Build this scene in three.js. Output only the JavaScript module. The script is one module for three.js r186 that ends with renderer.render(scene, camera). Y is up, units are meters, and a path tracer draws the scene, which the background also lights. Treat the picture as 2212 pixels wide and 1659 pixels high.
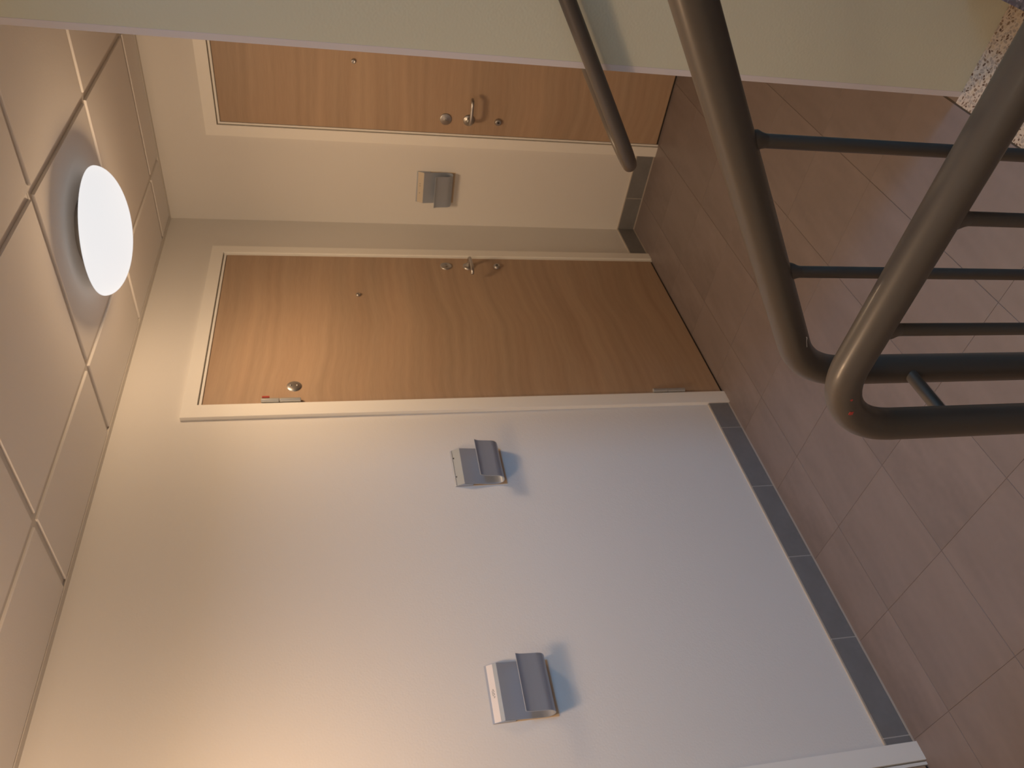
import * as THREE from 'three';
import { mergeGeometries } from 'three/addons/utils/BufferGeometryUtils.js';
import { ImprovedNoise } from 'three/addons/math/ImprovedNoise.js';
import { RectAreaLightUniformsLib } from 'three/addons/lights/RectAreaLightUniformsLib.js';

// ------------------------------------------------------------------ camera, sky, lights, exposure
const scene = new THREE.Scene();
const EYE = new THREE.Vector3(0, 1.58, 0);
const camera = new THREE.PerspectiveCamera(2 * Math.atan(829.5 / 1611.7) * 180 / Math.PI, 2212 / 1659, 0.02, 60);
{ // the telephone is held upright, so the picture lies on its side: its right edge is the floor side
  const turn = new THREE.Euler(-0.22516, 0.756925, -0.022585, 'YXZ');
  const right = new THREE.Vector3(1, 0, 0).applyEuler(turn), ahead = new THREE.Vector3(0, 0, -1).applyEuler(turn);
  camera.position.copy(EYE); camera.up.copy(right); camera.lookAt(EYE.clone().add(ahead));
  camera.focus = 1.0; camera.userData.fStop = 13;
}
scene.background = new THREE.Color().setRGB(1.2, 3.1, 5.8);            // dusk outside the unseen stairwell window
const EXPOSURE = 1.0;
const LAMP = { color: new THREE.Color().setRGB(1, 0.67, 0.385), power: 2.4 }, LAMP2 = { color: new THREE.Color().setRGB(1, 0.64, 0.37), power: 3.05 };
const UNSEEN_LAMP3 = { color: new THREE.Color().setRGB(1, 0.80, 0.60), power: 1.3 };  // unseen lamp by the front wall, placed to light the near sides of the rails
const DAY = { color: new THREE.Color().setRGB(0.14, 0.52, 1), power: 14.5 };   // bluish light from the unseen window up the stairs
RectAreaLightUniformsLib.init();
{ // daylight from an unseen stairwell window in wall_right, bluing the lower left wall
  const d = new THREE.RectAreaLight(DAY.color, DAY.power, 0.82, 1.1);
  d.name = 'unseen_window_daylight'; d.position.set(2.38, 3.3, -1.15); d.rotation.set(0, Math.PI / 2, 0); scene.add(d);
}
function lampLight(x, y, z, spec) {                                       // a flat dome sends most of its light down and a little sideways
  const l = new THREE.PointLight(spec.color, spec.power * 0.27); l.name = 'lamp_light'; l.position.set(x, y - 0.098, z); l.shadow.radius = 1.5;
  const d = new THREE.SpotLight(spec.color, spec.power, 0, Math.PI * 0.497, 1); d.name = 'lamp_light'; d.position.set(x, y - 0.15, z); d.target.position.set(x, 0, z); d.shadow.radius = 8.5;
  for (const k of [l, d]) { k.castShadow = true; k.shadow.mapSize.set(1024, 1024); scene.add(k); }
  scene.add(d.target); d.target.name = 'lamp_target';
}

// ------------------------------------------------------------------ measures
const XL = -2.031, ZB = -3.36, HC = 2.356, ZG = -1.675, XG = -0.594, XR = 2.4, ZF = 1.3, XN = -0.613, TOP = 4.3;

// ------------------------------------------------------------------ helpers
let seed = 7; const rnd = () => (seed = (seed * 16807) % 2147483647) / 2147483647;
const noise = new ImprovedNoise(), nz = (x, y, z = 0) => noise.noise(x, y, z);
const used = {};
function numbered(n) { const k = used[n] = (used[n] ?? -1) + 1; return k ? n + '_' + String(k).padStart(3, '0') : n; }
function mesh(name, geo, mat, parent = scene) {
  const m = new THREE.Mesh(Array.isArray(geo) ? (geo.length > 1 ? mergeGeometries(geo.map((g) => g.index ? g.toNonIndexed() : g)) : geo[0]) : geo, mat);
  m.name = parent === scene ? numbered(name) : name; m.castShadow = m.receiveShadow = true; parent.add(m); return m;
}
function part(name, geo, mat, parent) { const k = '#' + parent.uuid + name; const c = used[k] = (used[k] ?? -1) + 1; const m = mesh(name, geo, mat, parent); if (c) m.name = name + '_' + String(c).padStart(3, '0'); return m; }
function struct(name, geo, mat) { const m = mesh(name, geo, mat); m.userData.kind = 'structure'; return m; }
function structGroup(name) { const g = new THREE.Group(); g.name = numbered(name); g.userData.kind = 'structure'; scene.add(g); return g; }
function thing(name, label, category, [x, y, z], turn = 0, group) {
  const g = new THREE.Group(); g.name = numbered(name); g.position.set(x, y, z); g.rotation.y = turn;
  g.userData = { label, category }; if (group) g.userData.group = group; scene.add(g); return g;
}
function box(x0, x1, y0, y1, z0, z1) {                                   // uv in metres
  const w = x1 - x0, h = y1 - y0, d = z1 - z0, g = new THREE.BoxGeometry(w, h, d); g.translate((x0 + x1) / 2, (y0 + y1) / 2, (z0 + z1) / 2);
  return metric(g);
}
function metric(g) {                                                     // box projection, one unit per metre
  const p = g.attributes.position, n = g.attributes.normal, uv = new Float32Array(p.count * 2);
  for (let i = 0; i < p.count; i++) {
    const ax = Math.abs(n.getX(i)), ay = Math.abs(n.getY(i)), az = Math.abs(n.getZ(i));
    const [u, v] = ay >= ax && ay >= az ? [p.getX(i), p.getZ(i)] : ax >= az ? [p.getZ(i), p.getY(i)] : [p.getX(i), p.getY(i)];
    uv[2 * i] = u; uv[2 * i + 1] = v;
  }
  g.setAttribute('uv', new THREE.BufferAttribute(uv, 2)); return g;
}
// slab lying in XZ (top at y = 0), the upper edges chamfered by c
function slab(w, d, t, c, du = 0, dv = 0) {
  const a = [w / 2, d / 2], b = [w / 2 - c, d / 2 - c], ring = ([x, z], y) => [[-x, y, -z], [-x, y, z], [x, y, z], [x, y, -z]];
  const top = ring(b, 0), mid = ring(a, -c), low = ring(a, -t), pos = [];
  const quad = (p, q, r, s) => pos.push(...p, ...q, ...r, ...p, ...r, ...s);
  quad(...top);
  for (let i = 0; i < 4; i++) { const j = (i + 1) % 4; quad(top[j], top[i], mid[i], mid[j]); quad(mid[j], mid[i], low[i], low[j]); }
  const g = new THREE.BufferGeometry(); g.setAttribute('position', new THREE.Float32BufferAttribute(pos, 3)); g.computeVertexNormals(); metric(g);
  const uv = g.attributes.uv; for (let i = 0; i < uv.count; i++) uv.setXY(i, uv.getX(i) + du, uv.getY(i) + dv);
  return g;
}
function tex(w, h, f, { repeat = [1, 1], srgb = true } = {}) {
  const d = new Uint8Array(w * h * 4);
  for (let y = 0; y < h; y++) for (let x = 0; x < w; x++) {
    const c = f(x / w, y / h), i = 4 * (y * w + x);
    for (let k = 0; k < 3; k++) d[i + k] = Math.max(0, Math.min(255, Math.round(255 * (srgb ? (c[k] <= 0.0031308 ? 12.92 * c[k] : 1.055 * Math.pow(c[k], 1 / 2.4) - 0.055) : c[k]))));
    d[i + 3] = 255;
  }
  const t = new THREE.DataTexture(d, w, h); t.wrapS = t.wrapT = THREE.RepeatWrapping; t.magFilter = THREE.LinearFilter; t.minFilter = THREE.LinearMipmapLinearFilter; t.generateMipmaps = true;
  if (srgb) t.colorSpace = THREE.SRGBColorSpace; t.repeat.set(...repeat); t.needsUpdate = true; return t;
}
const tile2 = (f, sx, sy) => (u, v) => {                                  // makes f periodic over the unit square
  const a = f(u * sx, v * sy), b = f((u - 1) * sx, v * sy), c = f(u * sx, (v - 1) * sy), e = f((u - 1) * sx, (v - 1) * sy);
  return (a * (1 - u) + b * u) * (1 - v) + (c * (1 - u) + e * u) * v;
};
const mat = (rgb, roughness = 0.6, more = {}) => new THREE.MeshStandardMaterial({ color: new THREE.Color().setRGB(...rgb), roughness, ...more });

// ------------------------------------------------------------------ materials
const plasterBump = tex(512, 512, (u, v) => { const n = 0.5 + 0.3 * tile2((x, y) => nz(x, y, 3), 90, 90)(u, v) + 0.2 * tile2((x, y) => nz(x, y, 9), 30, 30)(u, v); return [n, n, n]; }, { srgb: false, repeat: [2, 2] });
const M = {};
M.wall = mat([0.79, 0.775, 0.75], 0.75, { bumpMap: plasterBump, bumpScale: 0.0006 });
M.green = mat([0.67, 0.66, 0.505], 0.6, { bumpMap: plasterBump, bumpScale: 0.0005 });
M.edge = mat([0.74, 0.68, 0.66], 0.6);
M.ceiling = mat([0.88, 0.86, 0.84], 0.9, { bumpMap: plasterBump, bumpScale: 0.0004 });
M.grid = mat([0.72, 0.69, 0.65], 0.6);
M.dark = mat([0.03, 0.028, 0.026], 0.8);
M.shadow_gap = mat([0.30, 0.27, 0.22], 0.8);  // groove colour darkened for the shade inside the door gaps
M.casing = mat([0.94, 0.93, 0.89], 0.4);
const wood = tex(512, 1024, (u, v) => {
  const x = u * 0.97, y = v * 2.07, warp = 0.05 * nz(x * 1.6, y * 0.8, 1) + 0.012 * nz(x * 5, y * 3, 2);
  const yy = y + warp, band = nz(x * 0.7, yy * 9, 5), fine = nz(x * 1.4, yy * 42, 7), fleck = nz(x * 14, yy * 240, 11);
  const m = 1 + 0.13 * band + 0.11 * fine + 0.06 * fleck, red = 0.5 + 0.5 * nz(x * 0.9, yy * 14, 21);
  return [0.465 * m, (0.338 - 0.02 * red) * m, (0.235 - 0.02 * red) * m];
});
wood.wrapS = wood.wrapT = THREE.MirroredRepeatWrapping;
M.wood = new THREE.MeshStandardMaterial({ map: wood, roughness: 0.5 });
const stoneF = (u, v) => {
  const big = tile2((x, y) => nz(x, y, 2), 3, 7)(u, v), mid = tile2((x, y) => nz(x + 0.6 * nz(x, y, 8), y, 4), 7, 22)(u, v), vein = tile2((x, y) => nz(x + y * 0.4, y, 6), 16, 60)(u, v), grit = tile2((x, y) => nz(x, y, 12), 90, 90)(u, v);
  return 1 + 0.13 * big + 0.12 * mid + 0.09 * vein + 0.05 * grit;
};
const floorMap = tex(1024, 1024, (u, v) => { const m = stoneF(v, u); return [0.204 * m, 0.169 * m, 0.166 * m]; }, { repeat: [0.6, 0.6] });
M.floor = new THREE.MeshStandardMaterial({ map: floorMap, roughness: 0.42, bumpMap: floorMap, bumpScale: 0.0005 });
M.grout = mat([0.21, 0.175, 0.165], 0.85);
const skirtMap = tex(256, 256, (u, v) => { const m = 1 + 0.1 * tile2((x, y) => nz(x, y, 31), 5, 5)(u, v) + 0.06 * tile2((x, y) => nz(x, y, 33), 20, 20)(u, v); return [0.215 * m, 0.215 * m, 0.22 * m]; }, { repeat: [3, 3] });
M.skirt = new THREE.MeshStandardMaterial({ map: skirtMap, roughness: 0.45 });
M.skirtGrout = mat([0.50, 0.45, 0.40], 0.85);
M.joint = mat([0.52, 0.49, 0.46], 0.85);
function terrazzo(base, chips, share) {                                   // irregular chips in a cement bed, 0.3 m square
  const N = 34, cells = [];
  for (let i = 0; i < N * N; i++) cells.push([rnd(), rnd(), rnd(), rnd(), rnd() * 3.1416, 0.75 + rnd() * 1.1]);
  return tex(1024, 1024, (u, v) => {
    const gx = u * N, gy = v * N; let best = 9, second = 9, id = null;
    for (let j = -1; j <= 1; j++) for (let i = -1; i <= 1; i++) {
      const cx = Math.floor(gx) + i, cy = Math.floor(gy) + j, c = cells[((cy % N + N) % N) * N + ((cx % N + N) % N)];
      const dx = gx - cx - c[0], dy = gy - cy - c[1], ca = Math.cos(c[4]), sa = Math.sin(c[4]), a = (dx * ca + dy * sa) / c[5], b = (-dx * sa + dy * ca) * c[5], d = Math.hypot(a, b);
      if (d < best) { second = best; best = d; id = c; } else if (d < second) second = d;
    }
    const inside = second - best > 0.13 && best < 0.26 + 0.40 * id[2];
    if (!inside) return base.map((q) => q * (0.94 + 0.12 * id[3]));
    const s = id[2] * 0.37 + id[3] * 0.63; let k = 0; while (k < share.length - 1 && s > share[k]) k++;
    return chips[k].map((q) => q * (0.85 + 0.3 * id[3]));
  }, { repeat: [3.3, 3.3] });
}
M.terrazzo = new THREE.MeshStandardMaterial({ map: terrazzo([0.58, 0.49, 0.40], [[0.13, 0.07, 0.045], [0.26, 0.18, 0.125], [0.38, 0.32, 0.27], [0.47, 0.38, 0.28]], [0.27, 0.45, 0.7, 1]), roughness: 0.4 });
M.terrazzoDark = new THREE.MeshStandardMaterial({ map: terrazzo([0.09, 0.075, 0.08], [[0.035, 0.03, 0.035], [0.10, 0.07, 0.08], [0.17, 0.13, 0.13], [0.45, 0.40, 0.40]], [0.4, 0.62, 0.86, 1]), roughness: 0.4 });
M.rail = new THREE.MeshPhysicalMaterial({ color: new THREE.Color().setRGB(0.074, 0.061, 0.050), roughness: 0.5, clearcoat: 0.22, clearcoatRoughness: 0.2 });
M.steel = mat([0.50, 0.485, 0.47], 0.38, { metalness: 1 });
M.hinge = mat([0.55, 0.56, 0.55], 0.42, { metalness: 0.7 });
M.holder = mat([0.44, 0.49, 0.58], 0.36, { metalness: 0.5 });
M.holderTop = mat([0.44, 0.47, 0.48], 0.5, { metalness: 0.2 });
M.tan = mat([0.72, 0.58, 0.42], 0.8);
M.red = mat([0.42, 0.05, 0.04], 0.5);
M.lampBase = mat([0.7, 0.68, 0.65], 0.5);
M.lampGlow = new THREE.MeshStandardMaterial({ color: new THREE.Color().setRGB(0.1, 0.1, 0.1), roughness: 0.4, emissive: new THREE.Color().setRGB(1, 0.985, 0.985), emissiveIntensity: 0.83 / EXPOSURE });
M.shaft = mat([0.70, 0.68, 0.63], 0.8);

// ------------------------------------------------------------------ the shell
struct('wall_left', box(XL - 0.15, XL, -0.05, TOP, ZB - 0.15, ZF + 0.15), M.wall);
struct('wall_back', box(XL, XR, -0.05, TOP, ZB - 0.15, ZB), M.wall);
struct('wall_front', box(XL, XR, -0.05, TOP, ZF, ZF + 0.15), M.wall);
{ // wall_right with the unseen stairwell window, placed to light the lower left wall
  const y0 = 2.7, y1 = 3.9, z0 = -1.6, z1 = -0.7;
  const w = struct('wall_right', [box(XR, XR + 0.15, -0.05, TOP, ZB - 0.15, z0), box(XR, XR + 0.15, -0.05, TOP, z1, ZF + 0.15), box(XR, XR + 0.15, -0.05, y0, z0, z1), box(XR, XR + 0.15, y1, TOP, z0, z1)], M.wall);
  const win = structGroup('unseen_window_1');
  part('unseen_window_frame', [box(XR + 0.05, XR + 0.11, y0, y0 + 0.05, z0, z1), box(XR + 0.05, XR + 0.11, y1 - 0.05, y1, z0, z1), box(XR + 0.05, XR + 0.11, y0 + 0.05, y1 - 0.05, z0, z0 + 0.05), box(XR + 0.05, XR + 0.11, y0 + 0.05, y1 - 0.05, z1 - 0.05, z1)], M.casing, win);
  part('pane', box(XR + 0.078, XR + 0.082, y0 + 0.05, y1 - 0.05, z0 + 0.05, z1 - 0.05), new THREE.MeshPhysicalMaterial({ color: 0xffffff, roughness: 0.02, transmission: 1, thickness: 0, ior: 1.5 }), win);
}
{ // the green wall beside the stairs with its pale unpainted edge
  const g = structGroup('wall_stair');
  part('painted_wall', box(XG + 0.014, XR, -0.05, TOP, ZG - 0.09, ZG), M.green, g);
  part('edge_strip', box(XG, XG + 0.0139, -0.0, TOP, ZG - 0.09, ZG + 0.0004), M.edge, g).userData.label = 'pale pinkish unpainted edge strip';
}
// ------------------------------------------------------------------ floor: a bed of grout and square stone tiles of 0.305 m
{
  const f = struct('floor', box(XL, XR, -0.12, -0.0014, ZB, ZF), M.grout), P = 0.305, gap = 0.0014;
  const shapes = {}, variants = 5;
  const lay = (x0, x1, z0, z1) => {
    const w = x1 - x0 - gap, d = z1 - z0 - gap * 0.6; if (w < 0.02 || d < 0.02) return;
    const v = Math.floor(rnd() * variants), key = w.toFixed(3) + d.toFixed(3) + v;
    const g = shapes[key] ??= slab(w, d, 0.012, 0.0005, v * 0.37, v * 0.61);
    const m = part('floor_tile', g, M.floor, f); m.position.set((x0 + x1) / 2, (rnd() - 0.5) * 0.0004, (z0 + z1) / 2);
  };
  const xs = [XL]; for (let k = -4; k < 11; k++) { const x = XN + P * k; if (x > XL + 0.03 && x < XR) xs.push(x); } xs.push(XR);
  const zs = []; for (let k = 0; k < 17; k++) { const z = ZB + P * k; if (z < ZF - 0.03) zs.push(z); } zs.push(ZF);
  for (let i = 0; i + 1 < xs.length; i++) for (let j = 0; j + 1 < zs.length; j++) {
    let [x0, x1, z0, z1] = [xs[i], xs[i + 1], zs[j], zs[j + 1]];
    if (x0 > XN - 0.01) { // the flight of stairs and the wall stand here
      if (z1 <= ZG - 0.09 || z0 >= -0.72) { lay(x0, x1, z0, z1); continue; }
      if (z0 < ZG - 0.09) lay(x0, x1, z0, ZG - 0.09);
      if (z1 > -0.72) lay(x0, x1, -0.72, z1);
      continue;
    }
    lay(x0, x1, z0, z1);
  }
}
// ------------------------------------------------------------------ the suspended ceiling: 0.6 m panels in a recessed grid
{
  const hx0 = 0.15, hz0 = ZG, hz1 = -0.6;                                  // unseen stair opening, its edge set to keep bluish light low on wall_left
  const c = struct('ceiling', [box(XL, hx0, HC + 0.02, HC + 0.12, ZB, ZF), box(hx0, XR, HC + 0.02, HC + 0.12, ZB, hz0), box(hx0, XR, HC + 0.02, HC + 0.12, hz1, ZF)], M.ceiling);
  struct('wall_shaft', [box(hx0 - 0.08, hx0, HC + 0.12, TOP, hz0, hz1 + 0.08), box(hx0, XR, HC + 0.12, TOP, hz1, hz1 + 0.08)], M.shaft);
  struct('ceiling_upper', box(hx0 - 0.08, XR, TOP, TOP + 0.1, hz0, hz1 + 0.08), M.shaft);
  const xs = [XL + 0.027]; for (let k = 0; k < 8; k++) { const x = -1.711 + 0.602 * k; if (x < XR - 0.05) xs.push(x); } xs.push(XR - 0.027);
  const zs = [ZB + 0.027]; for (let k = 0; k < 8; k++) { const z = -3.141 + 0.6 * k; if (z < ZF - 0.05) zs.push(z); } zs.push(ZF - 0.027);
  const gap = 0.025, shapes = {};
  for (let i = 0; i + 1 < xs.length; i++) for (let j = 0; j + 1 < zs.length; j++) {
    let x0 = xs[i] + (i ? gap / 2 : 0), x1 = xs[i + 1] - (i + 2 < xs.length ? gap / 2 : 0), z0 = zs[j] + (j ? gap / 2 : 0), z1 = zs[j + 1] - (j + 2 < zs.length ? gap / 2 : 0);
    if (x1 > hx0 && z1 > hz0 && z0 < hz1) { if (x0 < hx0 - 0.06) x1 = hx0 - 0.005; else if (z0 < hz0) z1 = hz0 - 0.1; else if (z1 > hz1 + 0.1) z0 = hz1 + 0.1; else continue; if (z1 - z0 < 0.03) continue; }
    const w = x1 - x0, d = z1 - z0, key = w.toFixed(3) + d.toFixed(3);
    const g = shapes[key] ??= slab(w, d, 0.018, 0.002).rotateX(Math.PI);
    part('ceiling_panel', g, M.ceiling, c).position.set((x0 + x1) / 2, HC, (z0 + z1) / 2);
  }
  const ok = (x, z) => !(x > hx0 && z > hz0 && z < hz1);
  for (let i = 1; i + 1 < xs.length; i++) if (ok(xs[i], -1.1)) part('grid_bar', box(xs[i] - 0.0115, xs[i] + 0.0115, HC + 0.007, HC + 0.019, ZB, ZF), M.grid, c);
  for (let j = 1; j + 1 < zs.length; j++) part('grid_bar', box(XL, ok(1, zs[j]) ? XR : hx0, HC + 0.0065, HC + 0.0185, zs[j] - 0.0115, zs[j] + 0.0115), M.grid, c);
  const edge = mesh('trim_1', box(XL, XL + 0.024, HC - 0.0015, HC + 0.01, ZB, ZF), M.grid), edge2 = mesh('trim_2', box(XL + 0.024, XR, HC - 0.0015, HC + 0.01, ZB, ZB + 0.024), M.grid);
  edge.userData.kind = edge2.userData.kind = 'structure';
}
// ------------------------------------------------------------------ apartment doors
function lathe(points, seg = 28) { return new THREE.LatheGeometry(points.map(([r, y]) => new THREE.Vector2(r, y)), seg).rotateX(Math.PI / 2); }   // axis towards +z
function tube(points, r, seg = 48, rad = 12, closedEnds = true) {
  const path = !Array.isArray(points) ? points : new THREE.CatmullRomCurve3(points.map((p) => new THREE.Vector3(...p)));
  const gs = [new THREE.TubeGeometry(path, seg, r, rad, false)];
  if (closedEnds) for (const t of [0, 1]) { const s = new THREE.SphereGeometry(r * 0.999, rad, 8); s.translate(...path.getPointAt(t).toArray()); gs.push(s); }
  return mergeGeometries(gs.map((g) => g.toNonIndexed()));
}
function makeDoor(name, at, turn, s, hardware = true) {
  // local x runs from the lock edge (0) to the hinge edge (W), s = side of the hinges; z stands out of the wall
  const W = 0.974, H = 2.072, g = structGroup(name); g.position.set(...at); g.rotation.y = turn;
  const B = (x0, x1, y0, y1, z0, z1) => s > 0 ? box(x0, x1, y0, y1, z0, z1) : box(-x1, -x0, y0, y1, z0, z1);
  const at2 = (o, x, y, z) => { o.position.set(s * x, y, z); return o; };
  part('casing', B(-0.064, -0.014, 0, H + 0.068, -0.002, 0.017), M.casing, g);
  part('casing', B(W + 0.004, W + 0.066, 0, H + 0.068, -0.002, 0.017), M.casing, g);
  part('casing', B(-0.0139, W + 0.0039, H + 0.017, H + 0.068, -0.002, 0.0168), M.casing, g);
  part('jamb', [B(-0.010, -0.002, 0, H + 0.012, -0.002, 0.012), B(-0.002, W + 0.0038, H + 0.003, H + 0.012, -0.002, 0.012)], M.casing, g);
  part('shadow_gap', [B(-0.0141, -0.0098, 0, H + 0.0172, -0.001, 0.003), B(-0.01, W + 0.004, H + 0.0118, H + 0.0172, -0.001, 0.003), B(-0.002, W + 0.0041, 0, H + 0.004, -0.001, 0.0015)], M.shadow_gap, g);
  part('threshold', B(-0.002, W + 0.004, 0, 0.009, 0, 0.004), M.dark, g);  // dark strip in place of the shaded gap under the leaf
  const lg = B(0, W, 0.010, H, 0.0005, 0.010), uv = lg.attributes.uv, lp = lg.attributes.position;
  for (let i = 0; i < uv.count; i++) uv.setXY(i, lp.getX(i) / 0.97 + (name === 'door_2' ? 0.37 : 0), lp.getY(i) / 2.07 * 0.98 + (name === 'door_2' ? 0.31 : 0));
  const leaf = part('leaf', lg, M.wood, g);
  if (!hardware) return g;
  const Z = 0.010;
  at2(part('peephole', lathe([[0, 0.007], [0.004, 0.007], [0.0055, 0.009], [0.009, 0.008], [0.0105, 0.004], [0.0108, 0]]), M.steel, leaf), 0.302, 1.497, Z);
  at2(part('lock_cylinder', [lathe([[0, 0.008], [0.011, 0.008], [0.0115, 0.0055], [0.024, 0.0055], [0.0275, 0.003], [0.028, 0]]), lathe([[0, 0.0095], [0.0085, 0.0095], [0.009, 0.008], [0.009, 0.006]])], M.steel, leaf), 0.068, 1.079, Z);
  at2(part('keyhole', box(-0.0012, 0.0012, -0.005, 0.005, 0.009, 0.0099), M.dark, leaf), 0.068, 1.079, Z);
  at2(part('handle_rosette', lathe([[0, 0.02], [0.0105, 0.02], [0.011, 0.009], [0.022, 0.008], [0.0265, 0.004], [0.027, 0]]), M.steel, leaf), 0.069, 0.971, Z);
  at2(part('door_handle', tube([[0, 0, 0.012], [0, 0, 0.042], [s * 0.006, 0, 0.054], [s * 0.02, 0, 0.06], [s * 0.07, 0, 0.060], [s * 0.095, 0, 0.058], [s * 0.108, 0, 0.052], [s * 0.114, 0, 0.042]], 0.0078, 60, 14), M.steel, leaf), 0.069, 0.971, Z);
  at2(part('lower_lock', lathe([[0, 0.011], [0.007, 0.011], [0.0125, 0.012], [0.0145, 0.009], [0.0175, 0.004], [0.018, 0]]), M.steel, leaf), 0.068, 0.831, Z);
  at2(part('keyhole', lathe([[0, 0.0118], [0.0055, 0.0118], [0.006, 0.0105]]), M.dark, leaf), 0.068, 0.831, Z);
  at2(part('number_disc', [lathe([[0, 0.007], [0.012, 0.0068], [0.022, 0.005], [0.0275, 0.002], [0.028, 0]]), lathe([[0, 0.010], [0.003, 0.0098], [0.0042, 0.007]]).translate(0.0, 0.012, 0), lathe([[0, 0.010], [0.003, 0.0098], [0.0042, 0.007]]).translate(0.0, -0.012, 0)], M.steel, leaf), W - 0.09, 1.754, Z);
  for (const y0 of [1.727, 0.178]) {
    const knuckle = (y, h) => { const k = new THREE.LatheGeometry([[0, 0], [0.0075, 0], [0.009, 0.0015], [0.009, h - 0.0015], [0.0075, h], [0, h]].map((q) => new THREE.Vector2(...q)), 18); k.translate(0, y, 0); return k; };
    const h = part('hinge', [knuckle(0, 0.076), knuckle(0.0775, 0.064)], M.hinge, leaf); at2(h, W - 0.008, y0, 0.019);
    if (y0 > 1) at2(part('red_tag', box(-0.004, 0.004, 0, 0.026, 0, 0.012), M.red, leaf), W - 0.025, y0 + 0.113, Z);
  }
  return g;
}
makeDoor('door_1', [XL, 0, -3.037], Math.PI / 2, -1);
makeDoor('door_2', [-1.531, 0, ZB], 0, 1);
makeDoor('door_3', [XL, 0, -0.545], Math.PI / 2, -1, true);
// ------------------------------------------------------------------ skirting of grey tiles
function skirting(name, along, from, to, joints) {
  const P = (a0, a1, y0, y1, d) => along === 'z' ? box(XL, XL + d, y0, y1, a0, a1) : box(a0, a1, y0, y1, ZB, ZB + d);
  const g = struct(name, [P(from, to, 0, 0.0955, 0.006), P(from, to, 0, 0.0055, 0.0105)], M.skirtGrout);
  const cuts = [from, ...joints.filter((j) => j > from && j < to), to];
  for (let i = 0; i + 1 < cuts.length; i++) part('skirting_tile', P(cuts[i] + (i ? 0.0016 : 0), cuts[i + 1] - (i + 2 < cuts.length ? 0.0016 : 0), 0.0045, 0.0925, 0.0095), M.skirt, g);
  part('tile_joint', P(from, to, 0.006, 0.091, 0.0088), M.joint, g);
}
skirting('baseboard_left', 'z', -1.997, -0.6095, [-1.857, -1.5535, -1.243, -0.9375, -0.630]);
skirting('baseboard_corner', 'z', ZB + 0.0106, -3.1015, []);
skirting('baseboard_back', 'x', XL + 0.0, -1.5955, [-1.837]);
// ------------------------------------------------------------------ stairs of terrazzo
{
  const st = thing('staircase', 'terrazzo stairs climbing beside the green wall, pale bottom plate and dark steps', 'stairs', [0, 0, 0]);
  part('bottom_plate', box(XN + 0.004, -0.329, -0.03, 0.0006, ZG + 0.0006, -0.72), M.terrazzo, st).userData.label = 'pale speckled terrazzo bottom plate';
  part('dark_joint', box(XN, XN + 0.0035, -0.02, -0.0004, ZG - 0.1, -0.72), mat([0.05, 0.04, 0.03], 0.6), st);  // dark joint line between floor tiles and bottom plate
  for (let k = 0; k < 9; k++) part('step', box(-0.329 + 0.26 * k, Math.min(XR - 0.002, -0.329 + 0.26 * (k + 1)), k ? 0.17 * k : 0.001, 0.17 * (k + 1), ZG + 0.0006, -0.72), M.terrazzoDark, st);
}
// ------------------------------------------------------------------ steel balustrade: two bent tubes, bars, a short rod between the posts
class Bent extends THREE.CurvePath { }
function bentPath(points, r) {                                            // straight runs joined by round bends
  const c = new Bent(), v = points.map((p) => new THREE.Vector3(...p)); let last = v[0];
  for (let i = 1; i + 1 < v.length; i++) {
    const a = v[i - 1].clone().sub(v[i]).normalize(), b = v[i + 1].clone().sub(v[i]).normalize(), half = Math.acos(a.dot(b)) / 2, t = r / Math.tan(half);
    const p0 = v[i].clone().addScaledVector(a, t), p1 = v[i].clone().addScaledVector(b, t), mid = a.clone().add(b).normalize(), O = v[i].clone().addScaledVector(mid, r / Math.sin(half));
    c.add(new THREE.LineCurve3(last, p0));
    const e0 = p0.clone().sub(O), axis = e0.clone().cross(p1.clone().sub(O)).normalize(), ang = Math.PI - 2 * half;
    const arc = []; for (let k = 0; k <= 12; k++) arc.push(O.clone().add(e0.clone().applyAxisAngle(axis, ang * k / 12)));
    for (let k = 0; k < 12; k++) c.add(new THREE.LineCurve3(arc[k], arc[k + 1]));
    last = p1;
  }
  c.add(new THREE.LineCurve3(last, v[v.length - 1])); c.arcLengthDivisions = 2000; return c;
}
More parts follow.
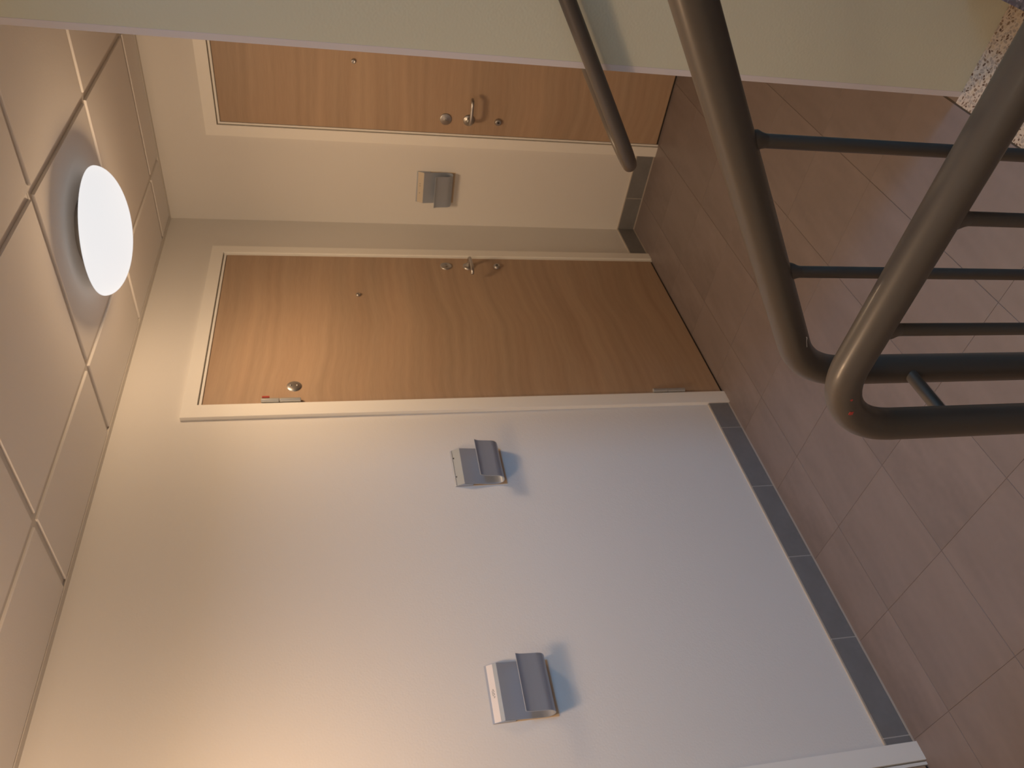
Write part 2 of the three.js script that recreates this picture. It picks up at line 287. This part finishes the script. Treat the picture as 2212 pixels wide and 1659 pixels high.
{
  const b = thing('stair_balustrade', 'dark brown painted steel tube balustrade with thin upright bars in the foreground', 'balustrade', [0, 0, 0]);
  const ZA = -0.680, ZC = -0.567, R = 0.0212, SL = 0.685, yA = (x) => 1.041 + SL * (x + 0.5), yB = 0.994;
  const slope = part('sloping_tube', tube(bentPath([[-0.629, 0, ZA], [-0.629, yA(-0.629), ZA], [0.9, yA(0.9), ZA]], 0.11), R, 260, 28), M.rail, b); slope.userData.label = 'rail tube rising with the stairs';
  part('scratch', tube([[-0.5548, 0.9868, -0.6642], [-0.5562, 0.9849, -0.6640], [-0.5600, 0.9842, -0.6634], [-0.5700, 0.9800, -0.6620]], 0.0005, 12, 5), M.edge, slope);
  const level = part('level_tube', tube(bentPath([[-0.622, 0, ZC], [-0.622, yB, ZC], [0.9, yB, ZC]], 0.108), R, 260, 28), M.rail, b); level.userData.label = 'level rail tube along the landing';
  const spot = (r, x, y, z) => { const pts = []; for (let k = 0; k < 9; k++) { const q = r * (0.75 + 0.5 * rnd()); pts.push(new THREE.Vector2(q * Math.cos(k * 0.698), q * Math.sin(k * 0.698))); } const e = new THREE.ExtrudeGeometry(new THREE.Shape(pts), { depth: 0.0007, bevelEnabled: false }); e.translate(x, y, z); return e; };
  for (const [r, x, y] of [[0.0036, -0.578, 0.9757], [0.0017, -0.555, 0.9863]]) part('paint_spot', spot(r, x, y, -0.5463), M.red, level);
  const bar = (x, y, z) => {
    const g = new THREE.CylinderGeometry(0.0075, 0.0075, y, 16); g.translate(x, y / 2, z);
    const w = new THREE.LatheGeometry([[0.0073, -0.012], [0.0086, -0.006], [0.0112, 0.001], [0.0110, 0.008]].map((q) => new THREE.Vector2(...q)), 14); w.translate(x, y - R - 0.004, z);
    part('bar', [g, w], M.rail, b);
  };
  for (const x of [-0.464, -0.3006, -0.137, 0.027, 0.19, 0.354, 0.517, 0.68]) { if (x > -0.33) { const y = yA(x); bar(x, y, ZA); } else bar(x, yA(x), ZA); }
  for (const x of [-0.464, -0.320, -0.165, -0.01, 0.145, 0.3, 0.455, 0.61]) bar(x, yB, ZC);
  const rod = new THREE.CylinderGeometry(0.0088, 0.0088, ZC - ZA, 16).rotateX(Math.PI / 2); rod.translate(-0.6255, 0.787, (ZA + ZC) / 2);
  part('connecting_rod', rod, M.rail, b);
}
// ------------------------------------------------------------------ handrail on the green wall, turning round its end
{
  const h = thing('wall_handrail', 'dark brown tube handrail on the green wall, ending in a turn', 'handrail', [0, 0, 0]);
  const SL = 0.649, z0 = -1.628, z1 = -1.80, y = (x) => 0.934 + SL * (x + 0.7), xt = -0.76, d = new THREE.Vector3(1, SL, 0).normalize(), r = (z0 - z1) / 2;
  const c = new Bent(), P0 = new THREE.Vector3(xt, y(xt), z0), P1 = new THREE.Vector3(xt, y(xt) - 0.007, z1);
  c.add(new THREE.LineCurve3(new THREE.Vector3(2.2, y(2.2), z0), P0));
  let last = P0; for (let k = 1; k <= 18; k++) { const a = Math.PI * k / 18, q = new THREE.Vector3().lerpVectors(P0, P1, (1 - Math.cos(a)) / 2).addScaledVector(d, -r * Math.sin(a)); c.add(new THREE.LineCurve3(last, q)); last = q; }
  c.add(new THREE.LineCurve3(P1, new THREE.Vector3(2.2, y(2.2) - 0.007, z1))); c.arcLengthDivisions = 3000;
  part('rail_tube', tube(c, 0.0175, 500, 20), M.rail, h);
  for (const x of [0.1, 1.2]) part('wall_bracket', tube([[x, y(x) - 0.01, z0], [x, y(x) - 0.05, z0], [x, y(x) - 0.062, z0 - 0.015], [x, y(x) - 0.062, ZG - 0.002]], 0.006, 24, 10), M.rail, h);
}
// ------------------------------------------------------------------ newspaper holders: bent sheet with a label hood and an open curl below
function makeHolder(label, at, turn, kind) {
  const g = thing('newspaper_holder', label, 'holder', at, turn, 'grey metal newspaper holders by the doors'), W = 0.165, t = 0.0022;
  // profile in (out, up), up measured from the lower edge of the curl at 1.008 m
  const prof = [[0.0145, 0.158], [0.0119, 0.130], [0.0096, 0.106], [0.0075, 0.085], [0.0056, 0.065], [0.0046, 0.048], [0.0075, 0.034], [0.0145, 0.0235], [0.0245, 0.0195], [0.0355, 0.0225], [0.0440, 0.030], [0.0490, 0.042], [0.0508, 0.060], [0.0525, 0.080], [0.0555, 0.098], [0.0605, 0.1085]];
  const curve = new THREE.CatmullRomCurve3(prof.map(([a, b]) => new THREE.Vector3(a, b, 0))), N = 60, A = [], B = [];
  for (let i = 0; i <= N; i++) { const p = curve.getPoint(i / N), q = curve.getTangent(i / N), n = new THREE.Vector3(-q.y, q.x, 0); A.push(p.clone().addScaledVector(n, t / 2)); B.push(p.clone().addScaledVector(n, -t / 2)); }
  const shape = new THREE.Shape([...A, ...B.reverse()].map((p) => new THREE.Vector2(p.x, p.y)));
  const ext = (sh, w = W) => { const e = new THREE.ExtrudeGeometry(sh, { depth: w, bevelEnabled: false }); e.translate(0, 0, -w / 2); e.rotateY(-Math.PI / 2); return e; };   // out -> +z
  part('sheet', ext(shape), M.holder, g);
  const hood = new THREE.Shape([[0.0005, 0.192], [0.003, 0.187], [0.0150, 0.1590], [0.0147, 0.156], [0.0120, 0.128], [0.0005, 0.128]].map((q) => new THREE.Vector2(...q)));
  part('hood', ext(hood), M.holder, g);
  part('wall_plate', box(-W / 2, W / 2, 0.004, 0.19, 0.0002, 0.0016), M.tan, g).userData.label = 'tan strip of old paint behind the holder';
  // the label strip lies on the sloping face of the hood
  const strip = (s0, s1, m, name, lift) => {
    const a = new THREE.Vector2(0.003, 0.187), b = new THREE.Vector2(0.0150, 0.1585), n = new THREE.Vector2(b.y - a.y, a.x - b.x).normalize().multiplyScalar(-1);
    const p = (s, o) => a.clone().lerp(b, s).addScaledVector(n, o), sh = new THREE.Shape([p(s0, 0), p(s0, lift), p(s1, lift), p(s1, 0)]);
    return part(name, ext(sh, W - 0.002), m, g);
  };
  const paper = mat(kind === 'white' ? [0.80, 0.76, 0.74] : kind === 'beige' ? [0.62, 0.55, 0.45] : [0.42, 0.44, 0.43], 0.55);
  strip(0.02, kind === 'white' ? 0.62 : 0.98, paper, 'label_strip', 0.0007);
  if (kind === 'white') strip(0.63, 0.99, M.holderTop, 'label_rim', 0.0005);
  // small print and notches on the strip
  const marks = [], dot = (x, s, w, h) => {
    const a = new THREE.Vector3(0, 0.187, 0.003), b = new THREE.Vector3(0, 0.1585, 0.0150), p = a.clone().lerp(b, s), q = new THREE.BoxGeometry(w, h, 0.0004);
    q.rotateX(-Math.atan2(b.z - a.z, a.y - b.y)); q.translate(x, p.y + 0.0004, p.z + 0.0009); marks.push(q);
  };
  if (kind === 'white') { for (let i = 0; i < 9; i++) dot(-0.014 + i * 0.0029, 0.36 + 0.05 * Math.sin(i * 2.3), 0.0012, 0.0018 + 0.0016 * rnd()); for (let i = 0; i < 5; i++) dot(-0.006 + i * 0.0027, 0.24, 0.0014, 0.0012); }
  else if (kind === 'grey') { for (const x of [-0.043, 0.043]) dot(x, 0.16, 0.006, 0.004); dot(0, 0.05, W - 0.004, 0.0012); }
  else for (const x of [-0.03, 0.008, 0.02]) dot(x, 0.4, 0.003, 0.003);
  part('label_print', marks, M.dark, g).userData.kind = 'stuff';
  return g;
}
makeHolder('grey metal newspaper holder with white label strip, nearest the bottom picture edge', [XL, 1.008, -0.893], Math.PI / 2, 'white');
makeHolder('grey metal newspaper holder with notched grey top, just beside the hinged side of the door', [XL, 1.008, -1.717], Math.PI / 2, 'grey');
makeHolder('small distant grey newspaper holder between the two wooden doors, beside the corner', [-1.8175, 1.004, ZB], 0, 'beige');
// ------------------------------------------------------------------ ceiling lamps
function makeLamp(label, x, y, z, spec) {
  const g = thing('ceiling_lamp', label, 'lamp', [x, y, z], 0);
  const dome = []; for (let i = 0; i <= 26; i++) { const a = i / 26 * Math.PI / 2; dome.push(new THREE.Vector2(0.2025 * Math.sin(a), -0.042 - 0.0795 * Math.cos(a))); }
  
  dome.push(new THREE.Vector2(0.2010, -0.0388), new THREE.Vector2(0.190, -0.0383));
  part('dome', new THREE.LatheGeometry(dome, 72), M.lampGlow, g);
  part('base', new THREE.LatheGeometry([[0, -0.047], [0.188, -0.047], [0.192, -0.0415], [0.188, -0.0395], [0.112, -0.0385], [0.108, -0.036], [0.108, 0.0], [0, 0.0]].map((q) => new THREE.Vector2(...q)), 56), M.lampBase, g);
  lampLight(x, y, z, spec);
  return g;
}
makeLamp('glowing round dome lamp on the panelled ceiling above the wooden doors', -1.412, HC - 0.0005, -2.243, LAMP);
makeLamp('second round dome lamp on the ceiling near the front, outside the picture', -1.412, HC - 0.0005, -0.443, LAMP2);
makeLamp('unseen round dome lamp on the ceiling by the front wall, placed to light the rails from the front', -0.208, HC - 0.0005, 0.757, UNSEEN_LAMP3);

// ------------------------------------------------------------------ hand over
const renderer = new THREE.WebGLRenderer({ antialias: true });
renderer.toneMapping = THREE.LinearToneMapping; renderer.toneMappingExposure = EXPOSURE;
renderer.shadowMap.enabled = true; renderer.shadowMap.type = THREE.PCFSoftShadowMap;
renderer.render(scene, camera);
